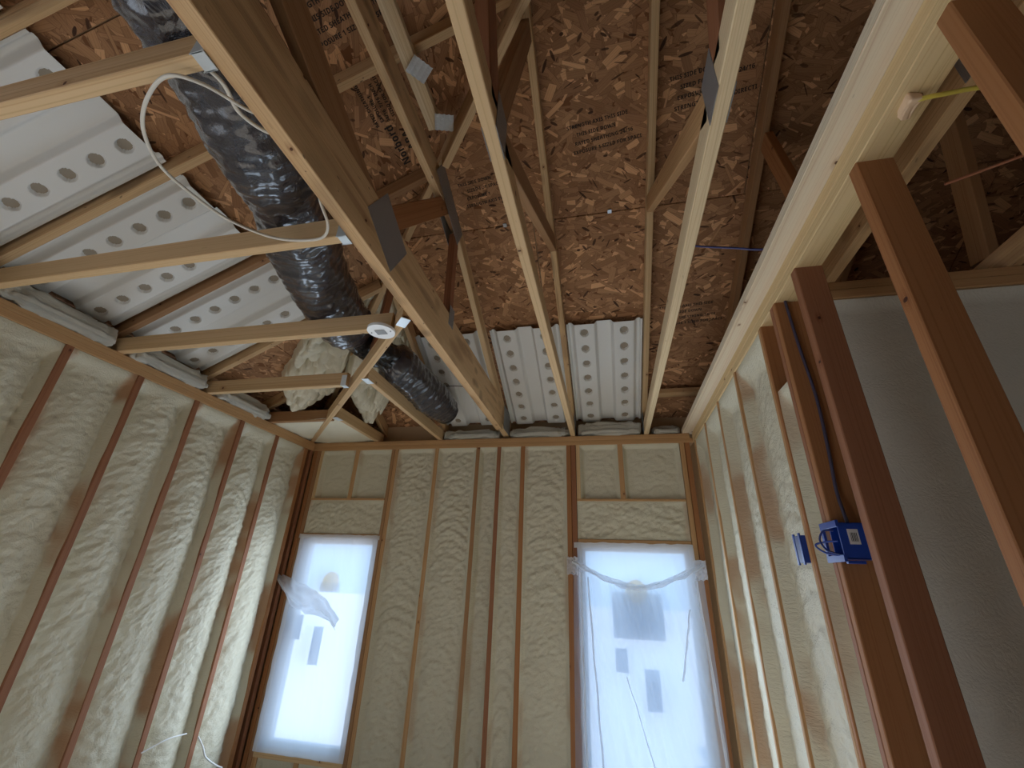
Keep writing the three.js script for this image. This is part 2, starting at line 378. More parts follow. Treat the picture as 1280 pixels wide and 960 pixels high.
// left wall
{
  const w = structure('wall_left'), outer = XL - 0.14;
  part('top_plate', box(outer, XL, PL, PL + 0.038, ZB - 0.14, ZF), M.plate, w);
  part('top_plate', box(outer, XL, PL + 0.038, PT, ZB - 0.14, ZF), M.plate, w);
  part('bottom_plate', box(outer, XL, FLOOR, FLOOR + 0.038, ZB, -0.23), M.plate, w);
  const zs = [-0.23, -0.62, -1.01, -1.40, -1.775, -2.16, -2.56, -2.935];
  for (const z of zs) part('stud', box(outer, XL, FLOOR + 0.038, PL, z - 0.019, z + 0.019), M.firRed, w);
  part('stud', box(outer, XL, FLOOR + 0.038, PL, -3.335, -3.297), M.fir, w);
  part('stud', box(outer, XL, FLOOR + 0.038, PL, -3.41, -3.372), M.firRed, w);
  part('stud', box(outer, XL, FLOOR + 0.038, PL, 1.6, 1.64), M.brown, w); part('stud', box(outer, XL, FLOOR + 0.038, PL, 2.96, 3.0), M.brown, w);
  part('header', box(outer, XL, 0.85, PL, -0.2, 1.6), M.plate, w);
  const edges = [...zs, -3.316];
  for (let i = 0; i + 1 < edges.length; i++) {
    const z0 = edges[i + 1] + 0.019, z1 = edges[i] - 0.019;
    part('foam_panel', foamBay(V(XL, FLOOR + 0.04, z1), V(0, 0, z0 - z1), V(0, PL - FLOOR - 0.042, 0), V(1, 0, 0), { deep: 0.075, crown: 0.056, rough: 0.009, rowK: 7, lip: 0.012, bare: 0.12, stain: 0.8, step: i < 2 ? 0.02 : 0.009 }), M.foamBay, w);
  }
  part('outer_sheathing', box(outer - 0.013, outer, FLOOR - 0.2, 1.256, ZB - 0.15, -0.211), M.sheathOut, w);
  part('outer_sheathing', box(outer - 0.013, outer, FLOOR - 0.2, 1.256, 1.6, ZF + 0.1), M.sheathOut, w);
  part('outer_sheathing', box(outer - 0.013, outer, 0.85, 1.256, -0.211, 1.6), M.sheathOut, w);
  close(w);
}
// back wall with two window openings
const WL = [-2.575, -1.865, -1.2, 0.245], WR = [-0.235, 0.56, -1.2, 0.245];     // x0, x1, y0, y1 of the openings
{
  const w = structure('wall_back'), zo = ZB - 0.14;
  part('top_plate', box(XL, XR, PL, PL + 0.038, zo, ZB), M.plate, w);
  part('top_plate', box(XL, XR - 0.02, PL + 0.038, PT, zo, ZB), M.plate, w);
  part('bottom_plate', box(XL, XR, FLOOR, FLOOR + 0.038, zo, ZB), M.plate, w);
  const st = (x0, x1, y0, y1, m) => part('stud', box(x0, x1, y0, y1, zo, ZB), m, w);
  const F0 = FLOOR + 0.038;
  st(-2.652, -2.614, F0, PL, M.fir); st(-2.612, -2.577, F0, PL, M.brown);                 // corner
  st(-1.863, -1.833, F0, PL, M.brown); st(-1.831, -1.80, F0, PL, M.plate);               // beside the left window
  st(-1.45, -1.418, F0, PL, M.plate); st(-1.078, -1.046, F0, PL, M.brown); st(-0.893, -0.861, F0, PL, M.firRed); st(-0.69, -0.655, F0, PL, M.fir);
  st(-0.313, -0.277, F0, PL, M.fir); st(-0.275, -0.238, F0, PL, M.firRed);
  st(0.564, 0.598, F0, PL, M.plate); st(0.601, 0.638, F0, PL, M.fir);
  const fb = (x0, x1, y0, y1, o) => part('foam_panel', foamBay(V(x0, y0, ZB), V(x1 - x0, 0, 0), V(0, y1 - y0, 0), V(0, 0, 1), { topFlush: 0.03, ...o }), M.foamBay, w);
  fb(-1.80, -1.45, F0, PL, { deep: 0.045, crown: 0.02, rough: 0.014, rowK: 11 }); fb(-1.418, -1.078, F0, PL, { deep: 0.045, crown: 0.02, rough: 0.014, rowK: 11 });
  fb(-1.046, -0.893, F0, PL, { deep: 0.07, crown: 0.02, rough: 0.012, lip: 0.012 }); fb(-0.861, -0.69, F0, PL, { deep: 0.05, crown: 0.015, rough: 0.010, lip: 0.012 });
  fb(-0.655, -0.313, F0, PL, { deep: 0.035, crown: 0.02, rough: 0.012 });
  for (const [W, cr] of [[WL, [-2.2]], [WR, [0.113]]]) {
    const [x0, x1, y0, y1] = W;
    part('header_plate', box(x0, x1, 0.555, 0.572, zo, ZB), M.plate, w);
    part('sill_plate', box(x0, x1, y0 - 0.038, y0, zo, ZB), M.spruce, w);
    const xs = [x0 + 0.0, ...cr, x1]; 
    st(x0, x0 + 0.03, 0.572, PL, M.spruce);
    for (const c of cr) st(c - 0.019, c + 0.019, 0.572, PL, M.plate);
    fb(x0 + 0.03, cr[0] - 0.019, 0.572, PL, { deep: 0.05, crown: 0.01, rough: 0.006 }); fb(cr[0] + 0.019, x1, 0.572, PL, { deep: 0.05, crown: 0.01, rough: 0.006 });
    fb(x0, x1, y1 + 0.035, 0.555, { deep: 0.02, crown: 0.015, rough: 0.012, lip: 0.008 });
    part('trimmer', box(x0, x1, y1 + 0.002, y1 + 0.033, zo, ZB), M.plate, w);
    for (const c of [x0 + 0.019, (x0 + x1) / 2, x1 - 0.019]) part('stud', box(c - 0.019, c + 0.019, F0, y0 - 0.038, zo, ZB), M.plate, w);
    fb(x0 + 0.04, (x0 + x1) / 2 - 0.02, F0, y0 - 0.04, { step: 0.02 }); fb((x0 + x1) / 2 + 0.02, x1 - 0.04, F0, y0 - 0.04, { step: 0.02 });
  }
  const so = (x0, x1, y0, y1) => part('outer_sheathing', box(x0, x1, y0, y1, zo - 0.013, zo), M.sheathOut, w);
  so(XL - 0.14, WL[0], FLOOR - 0.2, 1.2565); so(WL[0], WL[1], WL[3], 1.2565); so(WL[0], WL[1], FLOOR - 0.2, WL[2]); so(WL[1], WR[0], FLOOR - 0.2, 1.2565);
  so(WR[0], WR[1], WR[3], 1.2565); so(WR[0], WR[1], FLOOR - 0.2, WR[2]); so(WR[1], XR + 0.1, FLOOR - 0.2, 1.2565);
  close(w);
}
// right wall: open studs near the eye, foamed outer wall towards the back corner
{
  const w = structure('wall_right'), x1 = XR + 0.085, F0 = FLOOR + 0.038;
  part('top_plate', box(XR, x1, PL, PL + 0.036, ZB, ZF), M.cream, w); part('top_plate', box(XR, x1, PL + 0.037, PT, ZB, ZF), M.cream, w);
  part('bottom_plate', box(XR, x1, FLOOR, F0, ZB, ZF), M.fir, w);
  const st = (z0, z1, m) => part('stud', box(XR, x1, F0, PL, z0, z1), m, w);
  for (const [z, m] of [[-0.60, M.fir], [-0.943, M.fir], [-1.358, M.firRed]]) st(z - 0.019, z + 0.019, m);
  for (const z of [-0.2, 0.2, 0.6, 1.0, 1.4, 1.8, 2.2, 2.6]) st(z - 0.019, z + 0.019, M.fir);
  st(-1.602, -1.575, M.firRed); st(-1.573, -1.547, M.fir); st(-1.758, -1.74, M.plate); st(-1.738, -1.72, M.fir);
  const zs = [-2.17, -2.57, -2.96, -3.355];
  for (const z of zs) st(z - 0.012, z + 0.012, M.plate);
  const e = [-1.758, ...zs];
  for (let i = 0; i + 1 < e.length; i++) {
    const a = e[i] - (i ? 0.012 : 0), b = e[i + 1] + 0.012;
    part('foam_panel', foamBay(V(XR, F0, b), V(0, 0, a - b), V(0, PL - F0 - 0.002, 0), V(-1, 0, 0), { deep: 0.065, crown: 0.02, rough: 0.006, lip: 0.014, topFlush: 0.12, bare: 0.1, stain: 0.62 }), M.foamBay, w);
  }
  part('foam_panel', foamBay(V(XR, F0, -1.72), V(0, 0, 0.118), V(0, PL - F0 - 0.3, 0), V(-1, 0, 0), { deep: 0.055, crown: 0.0, rough: 0.006, lip: 0.006 }), M.foamBay, w);
  part('outer_sheathing', box(x1, x1 + 0.013, FLOOR - 0.2, PT, ZB, -1.64), M.sheathOut, w);
  close(w);
}
// the wall that jogs to the right, foamed all over
{
  const w = structure('wall_jog'), x0 = XR + 0.086;
  part('top_plate', box(x0, XE, PL, PL + 0.037, -1.66, -1.548), M.plate, w); part('top_plate', box(x0, XE, PL + 0.038, PT, -1.66, -1.552), M.plate, w);
  part('foam_panel', foamBay(V(x0, FLOOR, -1.548), V(XE - x0, 0, 0), V(0, PL - FLOOR - 0.004, 0), V(0, 0, 1), { deep: 0.025, crown: 0.004, rough: 0.003, step: 0.02, lip: 0.01, topFlush: 0.03 }), M.foamGrey, w);
  part('outer_sheathing', box(x0, XE, FLOOR - 0.2, PL, -1.66, -1.64), M.sheathOut, w);
  close(w);
}
// walls behind the eye
{
  const w = structure('wall_rear');
  part('wall_panel', box(XL - 0.16, -1.8, FLOOR, 3.5, ZF, ZF + 0.14), M.sheathIn, w); part('wall_panel', box(1.2, XE + 0.16, FLOOR, 3.5, ZF, ZF + 0.14), M.sheathIn, w);
  part('wall_panel', box(-1.8, 1.2, FLOOR, 3.5, ZF, ZF + 0.14), M.sheathIn, w);
  close(w);
  const e = structure('wall_side');
  part('wall_panel', box(XE, XE + 0.14, FLOOR, 3.5, -3.9, ZF), M.foamGrey, e);
  close(e);
}

/* ---------- windows ---------- */
function windowUnit(k, [x0, x1, y0, y1]) {
  const w = structure('window_' + k), z0 = ZB - 0.135, z1 = ZB - 0.075, t = 0.045;
  const fr = [box(x0, x0 + t, y0, y1, z0, z1), box(x1 - t, x1, y0, y1, z0, z1), box(x0 + t, x1 - t, y0, y0 + t, z0, z1), box(x0 + t, x1 - t, y1 - t, y1, z0, z1)];
  fr.forEach((g) => part('window_frame', g, M.vinyl, w));
  part('pane', box(x0 + t, x1 - t, y0 + t, y1 - t, z0 + 0.02, z0 + 0.024, 0.0005), M.pane, w);
  const zl = z0 + 0.026, sheet = phys(rgb(0.72, 0.78, 0.85), 0.95, { transmission: 0.62, thickness: 0, ior: 1.2 }), dark = phys(rgb(0.45, 0.52, 0.66), 0.95, { transmission: 0.5, thickness: 0, ior: 1.2 }), seal = phys(rgb(0.95, 0.72, 0.25), 0.95, { transmission: 0.85, thickness: 0 });
  const L = k === 1 ? [[-2.38, -2.20, -0.17, 0.0, sheet], [-2.55, -2.475, -0.52, -0.345, dark], [-2.36, -2.275, -0.68, -0.42, dark]] : [[-0.01, 0.335, -0.36, 0.03, sheet], [-0.005, 0.075, -0.56, -0.42, dark], [0.18, 0.275, -0.76, -0.53, dark]];
  L.forEach(([a, b, c, d, m]) => part('label_sheet', box(a, b, c, d - (m === sheet ? 0.1 : 0), zl, zl + 0.001, 0.0002), m, w));
  const [a, b, c, d] = L[0], disc = new THREE.CylinderGeometry(0.075, 0.075, 0.001, 32); disc.rotateX(Math.PI / 2); disc.translate((a + b) / 2, d - 0.09, zl + 0.003);
  part('label_seal', disc, seal, w, 'round yellow seal');
  close(w);
}
windowUnit(1, WL); windowUnit(2, WR);
// plastic film
function film(x0, x1, yTop, yBot, z, amp, sag = 0, nu = 60, nv = 110, flare = 0) {
  const s = rr(0, 50);
  return grid(nu, nv, (a, b) => {
    const t = 2 * a - 1, top = yTop(a), y = yBot + (top - yBot) * b, fl = 1 + flare * (1 - b);
    const x = (x0 + x1) / 2 + ((x1 - x0) / 2) * t * fl;
    const fold = noise(a * 9 + s, b * 1.2) + 0.5 * noise(a * 22 + b * 7, b * 1.5 + s);
    const dz = amp * fold * (0.25 + Math.min(1, 4 * a * (1 - a))) + sag * Math.sin(b * 9 + t * 2) * b * b;
    return V(x, y, z + dz);
  }, x1 - x0, 1.4);
}
{
  const bSheet = thing('plastic_sheet', 'clear plastic sheet stretched over the right window in the back wall', 'plastic sheet');
  const a = thing('plastic_sheet', 'clear plastic sheet taped across the left window in the back wall', 'plastic sheet');
  part('sheet', film(WL[0] - 0.005, WL[1] + 0.005, () => 0.255, -1.205, ZB + 0.004, 0.006), M.film, a);
  const tape = phys(rgb(0.90, 0.92, 0.94), 0.85, { transmission: 0.6, thickness: 0, ior: 1.25, specularIntensity: 0.4 });
  for (const [W, k] of [[WL, 0], [WR, 1]]) for (const x of [W[0] - 0.006, W[1] - 0.03]) part('loose_edge', grid(5, 90, (u, v) => V(x + 0.036 * u + 0.006 * noise(v * 11, x), W[2] + (W[3] - W[2]) * v, ZB + 0.012 + 0.006 * noise(v * 9, u * 2 + x))), tape, k ? bSheet : a);
  part('taped_edge', grid(40, 6, (u, v) => V(WL[0] - 0.02 + u * 0.75, 0.235 + v * 0.035 + 0.006 * noise(u * 14, v), ZB + 0.012 + 0.004 * noise(u * 20, v * 3))), tape, a);
  close(a);
  // the torn flap: a loose band hanging across the left window
  const f = thing('plastic_flap', 'torn loose flap of clear plastic hanging across the left window', 'plastic flap');
  part('flap', grid(60, 16, (u, v) => {
    const x = -2.69 + 0.62 * u, yc = -0.05 - 0.34 * u - 0.03 * Math.sin(u * 6), half = 0.02 + 0.06 * Math.sin(Math.min(1, u * 1.15) * 3.14) + 0.02 * u;
    return V(x, yc + (v - 0.5) * 2 * half + 0.012 * noise(u * 9, v * 3), ZB + 0.045 + 0.03 * noise(u * 7, v * 4) + 0.02 * Math.sin(v * 5));
  }), phys(rgb(0.93, 0.95, 0.98), 0.9, { transmission: 0.75, thickness: 0, ior: 1.2, specularIntensity: 0.2 }), f);
  close(f);
  const b = bSheet;
  part('sheet', film(WR[0] - 0.005, WR[1] + 0.005, () => 0.24, -1.24, ZB + 0.004, 0.006), M.film, b);
  part('taped_edge', grid(40, 6, (u, v) => V(WR[0] - 0.03 + u * 0.83, 0.215 + v * 0.04 + 0.008 * noise(u * 14, v + 4), ZB + 0.012 + 0.004 * noise(u * 20, v * 3))), tape, b);
  close(b);
  const c = thing('plastic_drape', 'second loose plastic drape with a sagging top edge over the right window', 'plastic drape');
  part('drape', film(WR[0] - 0.035, WR[1] + 0.04, (u) => 0.13 - 0.16 * (1 - Math.pow(Math.abs(2 * u - 1), 1.6)) + 0.01 * noise(u * 12, 1), -1.3, ZB + 0.045, 0.035, 0, 90, 130, 0.03), phys(rgb(0.95, 0.97, 1), 0.62, { transmission: 0.97, thickness: 0, ior: 1.3, specularIntensity: 0.5 }), c);
  const dip = (u) => 0.13 - 0.16 * (1 - Math.pow(Math.abs(2 * u - 1), 1.6));
  const foldMat = phys(rgb(0.92, 0.94, 0.97), 0.85, { transmission: 0.7, thickness: 0, ior: 1.25, specularIntensity: 0.4 });
  part('top_fold', grid(120, 10, (u, v) => V(WR[0] - 0.04 + 0.88 * u, dip(u) + (v - 0.6) * (0.04 + 0.012 * noise(u * 16, 2)) + 0.012 * noise(u * 13, v * 2), ZB + 0.065 + 0.014 * noise(u * 30, v * 4) + 0.012 * Math.sin(v * 6))), foldMat, c, 'crumpled folded top edge');
  for (const [x, y] of [[WR[0] - 0.035, 0.12], [WR[1] + 0.03, 0.12]]) part('gathered_corner', grid(16, 16, (u, v) => V(x - 0.045 + 0.08 * u, y - 0.09 + 0.12 * v + 0.01 * noise(u * 5, v * 5 + x), ZB + 0.062 + 0.02 * noise(u * 6 + x, v * 6))), foldMat, c);
  for (const [x0, y0, x1, y1, w] of [[0.06, -0.55, 0.22, -1.1, 0.006], [0.49, -0.15, 0.40, -0.55, 0.012], [-0.17, 0.02, -0.10, -1.2, 0.012], [-0.22, 0.05, -0.21, -1.2, 0.016], [0.55, 0.02, 0.60, -1.2, 0.018]])
    part('crease', grid(4, 60, (u, v) => V(x0 + (x1 - x0) * v + (u - 0.5) * w * (1 + 0.4 * noise(v * 7, x0 * 9)) + 0.008 * noise(v * 5, y1 * 3 + x0), y0 + (y1 - y0) * v, ZB + 0.082 + 0.006 * noise(v * 6 + x0, 3) - 0.01 * (2 * u - 1) ** 2)), foldMat, c);
  close(c);
}

/* ---------- roof trusses ---------- */
const HF = 0.089, TW = 0.038;
const plateTex = canvasTexture(128, 128, (x) => { x.fillStyle = '#fff'; x.fillRect(0, 0, 128, 128); x.fillStyle = '#555'; for (let i = 0; i < 8; i++) for (let j = 0; j < 4; j++) x.fillRect(i * 16 + 4, j * 32 + (i % 2) * 16 + 3, 7, 11); }, false);
plateTex.repeat.set(12, 12);
const plateMat = std(rgb(0.34, 0.35, 0.36), 0.5, { metalness: 0.6, bumpMap: plateTex, bumpScale: 0.001, roughnessMap: plateTex });
const plateBright = std(rgb(0.86, 0.9, 0.92), 0.35, { metalness: 0.25, bumpMap: plateTex, bumpScale: 0.002 });
// web between two points (y, z) in the plane x
const webZ = (x, y0, z0, y1, z1, h = HF, w = TW) => beam(V(x, y0, z0), V(x, y1, z1), w, h, V(0, Math.abs(z1 - z0), Math.abs(y1 - y0)).normalize());
function toothPlate(x, y, z, wz, hy, turn = 0) { const g = new THREE.BoxGeometry(0.0015, hy, wz); g.rotateX(turn); g.translate(x, y, z); return g; }
function mainTruss(xc, label, webs, mats = [M.spruce, M.spruceB], zHip = xc - 0.75) {
  const t = thing('roof_truss', label, 'roof truss');
  part('bottom_chord', box(xc - TW / 2, xc + TW / 2, PT + 0.001, PT + HF, ZB - 0.12, 2.95), mats[0], t);
  const zt = zHip, off = 0.05;
  part('top_chord', webZ(xc, chordY(-0.38) + off, ZB - 0.38, chordY(zt - ZB) + off, zt, HF), mats[1], t);
  part('top_chord', box(xc - TW / 2, xc + TW / 2, chordY(zt - ZB), chordY(zt - ZB) + HF, zt, 2.95), mats[1], t);
  for (const [y0, z0, y1, z1, m] of webs) part('web', webZ(xc, y0, z0, y1, z1), m, t);
  for (const s of [-1, 1]) {
    part('connector_plate', toothPlate(xc + s * (TW / 2 + 0.0008), PT + 0.075, -0.76, 0.1, 0.15), plateMat, t);
    part('connector_plate', toothPlate(xc + s * (TW / 2 + 0.0008), PT + 0.1, ZB - 0.02, 0.14, 0.16), plateMat, t);
  }
  return close(t);
}
const wTop = (z) => chordY(z - ZB) + 0.03;
mainTruss(-0.256, 'roof truss with a brown second web, right of the deep girder', [[1.14, -0.80, wTop(-2.1), -2.08, M.brown], [1.14, -0.70, wTop(-1.15), -0.25, M.firRed], [1.14, -0.74, 2.3, -1.1, M.brown]]);
mainTruss(0.326, 'pale roof truss in the middle, landing just left of the right nailer board', [[1.15, -0.80, wTop(-1.95), -1.93, M.plate], [1.15, -0.7, 2.5, -0.1, M.firRed]], [M.pale, M.spruce]);
mainTruss(0.876, 'roof truss behind the top plate of the open stud wall', [[1.17, -1.5, 2.05, -1.68, M.fir], [1.17, -0.5, 2.6, -0.9, M.fir]], [M.spruceB, M.brown]);
mainTruss(1.46, 'dark roof truss farthest right in the attic beyond the stud wall', [[1.17, -1.64, 2.12, -1.42, M.brown], [1.17, -1.3, 2.4, -0.55, M.brown]], [M.spruceB, M.brown]);

// deep girder truss that carries the jacks
{
  const t = thing('girder_truss', 'deep girder truss with tall bottom chord that carries the short jacks', 'girder truss'), x0 = -0.855, x1 = -0.803, xc = (x0 + x1) / 2;
  part('bottom_chord', box(x0, x1, PT + 0.001, PT + 0.238, ZB + 0.22, 2.95), M.spruceB, t);
  part('bottom_chord', webZ(xc, PT + 0.085, ZB - 0.10, PT + 0.119, ZB + 0.24, 0.14, x1 - x0), M.spruceB, t);
  const cy = (z) => 1.13 + 0.5 * (z - ZB);
  part('top_chord', webZ(xc, cy(ZB - 0.2) + 0.06, ZB - 0.2, cy(-1.86) + 0.05, -1.86, 0.10), M.spruce, t);
  part('top_chord', box(x0 + 0.006, x1 - 0.006, 1.90, 2.04, -1.62, 2.95), M.spruceB, t);
  part('top_chord', webZ(xc, cy(-1.86) + 0.05, -1.86, 1.97, -1.58, 0.12), M.brown, t);
  part('web', webZ(xc, 1.22, -1.12, 1.95, 0.5, 0.14), M.brown, t);
  part('web', webZ(xc - 0.001, 1.27, -1.14, 1.93, -1.68, 0.1), M.fir, t);
  part('web', webZ(xc + 0.001, 1.29, -1.90, 1.86, -1.86, 0.06), M.firRed, t);
  for (const s of [-1, 1]) {
    const x = s < 0 ? x0 - 0.001 : x1 + 0.001;
    part('connector_plate', toothPlate(x, 1.24, -1.17, 0.25, 0.2, -0.5), plateMat, t);
    part('connector_plate', toothPlate(x + s * 0.0006, 1.95, -1.70, 0.42, 0.15, -0.42), plateMat, t);
    part('connector_plate', toothPlate(x, 1.31, -1.90, 0.07, 0.12), plateMat, t);
    part('connector_plate', toothPlate(x + s * 0.001, 1.2, -3.33, 0.22, 0.2), plateMat, t);
  }
  close(t);
  const b = thing('lumber_board', 'pale flat board lying above the girder under the roof deck, with two toothed plates', 'board');
  part('board', box(-0.818, -0.748, 2.12, 2.158, -1.36, 2.9), M.pale, b);
  for (const [x, z, a] of [[-0.745, -1.065, 0.9], [-0.72, -1.325, 0.35]]) {          // corrugated, toothed plates hanging a little loose
    const g = grid(40, 40, (u, v) => V((u - 0.5) * 0.095, -0.006 * Math.abs(Math.sin(u * 12.566)) - 0.0035 * Math.max(0, Math.sin(v * 44)), (v - 0.5) * 0.085));
    g.rotateY(a); g.rotateZ(0.12); g.translate(x, 2.112, z); part('connector_plate', g, plateBright, b, 'corrugated toothed steel plate');
  }
  close(b);
}
// jacks that hang between the left wall and the girder
function strap(x, z) { return box(x - 0.035, x, PT - 0.004, PT - 0.001, z - 0.022, z + 0.022, 0.0005); }
function jack(z, xEnd, tcEnd, label, m = [M.spruce, M.spruceB], hang = true) {
  const t = thing('jack_truss', label, 'jack truss');
  part('bottom_chord', box(XL - 0.06, xEnd, PT + 0.001, PT + HF, z - TW / 2, z + TW / 2), m[0], t);
  part('top_chord', beam(V(XL - 0.42, chordY(-0.42) + 0.05, z), V(tcEnd, chordY(tcEnd - XL) + 0.05, z), TW, HF), m[1], t);
  if (hang) part('hanger', mergeGeometries([strap(xEnd + 0.005, z), box(xEnd - 0.035, xEnd + 0.002, PT - 0.004, PT + 0.07, z + TW / 2, z + TW / 2 + 0.002, 0.0005), box(xEnd - 0.035, xEnd + 0.002, PT - 0.004, PT + 0.07, z - TW / 2 - 0.002, z - TW / 2, 0.0005)]), M.hanger, t, 'shiny steel hanger');
  return close(t);
}
jack(-0.43, -0.858, -0.30, 'jack truss nearest the eye at top left, its steel hanger beside the cable loop');
jack(-1.02, -0.858, -0.32, 'jack truss crossing under the black duct just below the cable loop', [M.spruce, M.spruceB]);
jack(-1.62, -0.985, -0.90, 'jack truss whose end meets the white disc under the duct', [M.spruce, M.brown], false);
jack(-2.22, -1.60, -1.50, 'short jack truss ending at the diagonal hip jack above the foam lumps', [M.spruce, M.spruceB]);
jack(-2.83, -2.10, -2.10, 'shortest jack truss on the left wall, walled in by white corner foam', [M.brown, M.spruceB], false);
// diagonal hip jack and the jacks that land on the back wall
{
  const t = thing('hip_jack', 'diagonal hip jack running from the back left corner to the girder', 'hip jack');
  part('bottom_chord', beam(V(-2.68, PT + 0.045, -3.385), V(-0.872, PT + 0.045, -1.535), TW, HF), M.spruce, t);
  part('top_chord', beam(V(-2.9, chordY(-0.24) + 0.045, -3.65), V(-0.80, chordY(-0.80 - XL) + 0.045, -1.55), TW, HF), M.spruceB, t);
  part('web', beam(V(-1.35, PT + 0.08, -2.05), V(-1.2, 1.93, -1.93), TW, HF, V(0.7, 0, 0.7)), M.firRed, t);
  part('hanger', beam(V(-0.93, PT - 0.002, -1.595), V(-0.872, PT - 0.002, -1.535), 0.046, 0.003, V(0, 1, 0), 0.0005), M.hanger, t, 'shiny steel hanger');
  close(t);
  const h = thing('hip_beam', 'wide hip board climbing diagonally from the girder under the roof deck', 'hip board');
  part('board', beam(V(-0.79, 2.09 + 0.005, -1.52), V(0.5, 2.09 + 0.65, -0.25), TW, 0.2), M.spruce, h);
  close(h);
}
function backJack(x, zEnd, label) {
  const t = thing('back_jack', label, 'jack truss');
  part('bottom_chord', box(x - TW / 2, x + TW / 2, PT + 0.001, PT + HF, ZB - 0.08, zEnd), M.spruce, t);
  part('top_chord', webZ(x, chordY(-0.4) + 0.05, ZB - 0.4, chordY(zEnd - ZB - 0.06) + 0.05, zEnd - 0.06), M.spruceB, t);
  part('hanger', box(x - 0.022, x + 0.022, PT - 0.004, PT - 0.001, zEnd - 0.07, zEnd + 0.005, 0.0005), M.hanger, t, 'shiny steel hanger');
  return close(t);
}
backJack(-1.42, -2.13, 'back jack under the lower end of the black duct');
backJack(-2.03, -2.76, 'short back jack beside the white corner foam over the left window');

// nailer board along the right wall plate, and blocking
{
  const n = thing('nailer_board', 'long pale nailer board lying flat on the right wall plate', 'board');
  part('board', box(0.595, 0.684, PT + 0.001, PT + 0.039, ZB - 0.03, 2.9), M.nailer, n);
  close(n);
  const b = thing('blocking_board', 'short blocking board between trusses low on the bare roof deck at right', 'board');
  part('board', box(0.36, 0.85, 1.345, 1.383, -3.31, -3.22), M.spruceB, b);
  close(b);
}

/* ---------- vent baffles ---------- */
const VW = 0.53, VL = 0.96;
function ventGeo() {
  const prof = (s) => {
    const a = Math.abs(s);
    let h = 0.012 + 0.018 * sstep(0.247, 0.252, a);
    h += 0.036 * (sstep(0.046, 0.07, a) - sstep(0.205, 0.232, a));
    return h;
  };
  return grid(130, 130, (u, v) => {
    const s = (u - 0.5) * VW, t = v * VL;
    let h = prof(s);
    for (const c of [-0.14, 0.14]) {
      const k = Math.round((t - 0.06) / 0.138), tc = 0.06 + Math.max(0, Math.min(6, k)) * 0.138, r = Math.hypot(s - c, t - tc);
      h -= 0.016 * (1 - sstep(0.026, 0.030, r));
    }
    h += 0.0015 * noise(s * 9, t * 5);
    return V(s, h, t);
  }, VW, VL);
}
const ventG = ventGeo(), dimG = new THREE.CircleGeometry(0.0265, 20); dimG.rotateX(-Math.PI / 2);
const ventProto = new THREE.Group();
{
  const panel = part('panel', ventG, M.vent, ventProto);
  for (const c of [-0.14, 0.14]) for (let k = 0; k < 7; k++) { const d = part('dimple', dimG, M.dimple, panel); d.position.set(c, 0.0345, 0.06 + k * 0.138); }
}
function vent(face, at, label) {
  const o = ventProto.clone(); o.name = numbered('vent_baffle');
  o.userData = { label, category: 'vent baffle', group: face === 'left' ? 'vent baffles on the left roof slope' : 'vent baffles on the back roof slope' };
  const c = 0.8944, s = 0.4472;
  const b = face === 'left' ? [V(0, 0, 1), V(s, -c, 0), V(c, s, 0)] : [V(-1, 0, 0), V(0, -c, s), V(0, s, c)];
  o.quaternion.setFromRotationMatrix(new THREE.Matrix4().makeBasis(...b));
  const p = face === 'left' ? V(-2.77, leftY(-2.77), at) : V(at, backY(0, -3.52), -3.52);
  o.position.copy(p).addScaledVector(b[1], 0.012).add(V(0, EYE, 0));
  scene.add(o);
}
vent('left', -0.135, 'white dimpled foam baffle in the top left corner, nearest the eye');
vent('left', -0.725, 'white dimpled foam baffle on the left slope beside the hanging cable loop');
vent('left', -1.32, 'white dimpled foam baffle on the left slope, third from the eye');
vent('left', -1.92, 'white dimpled foam baffle on the left slope closest to the corner foam');
vent('back', -1.138, 'white dimpled foam baffle on the back slope behind the duct end');
vent('back', -0.538, 'white dimpled foam baffle on the back slope between the girder and the next truss');
vent('back', 0.035, 'rightmost white dimpled foam baffle on the back slope');

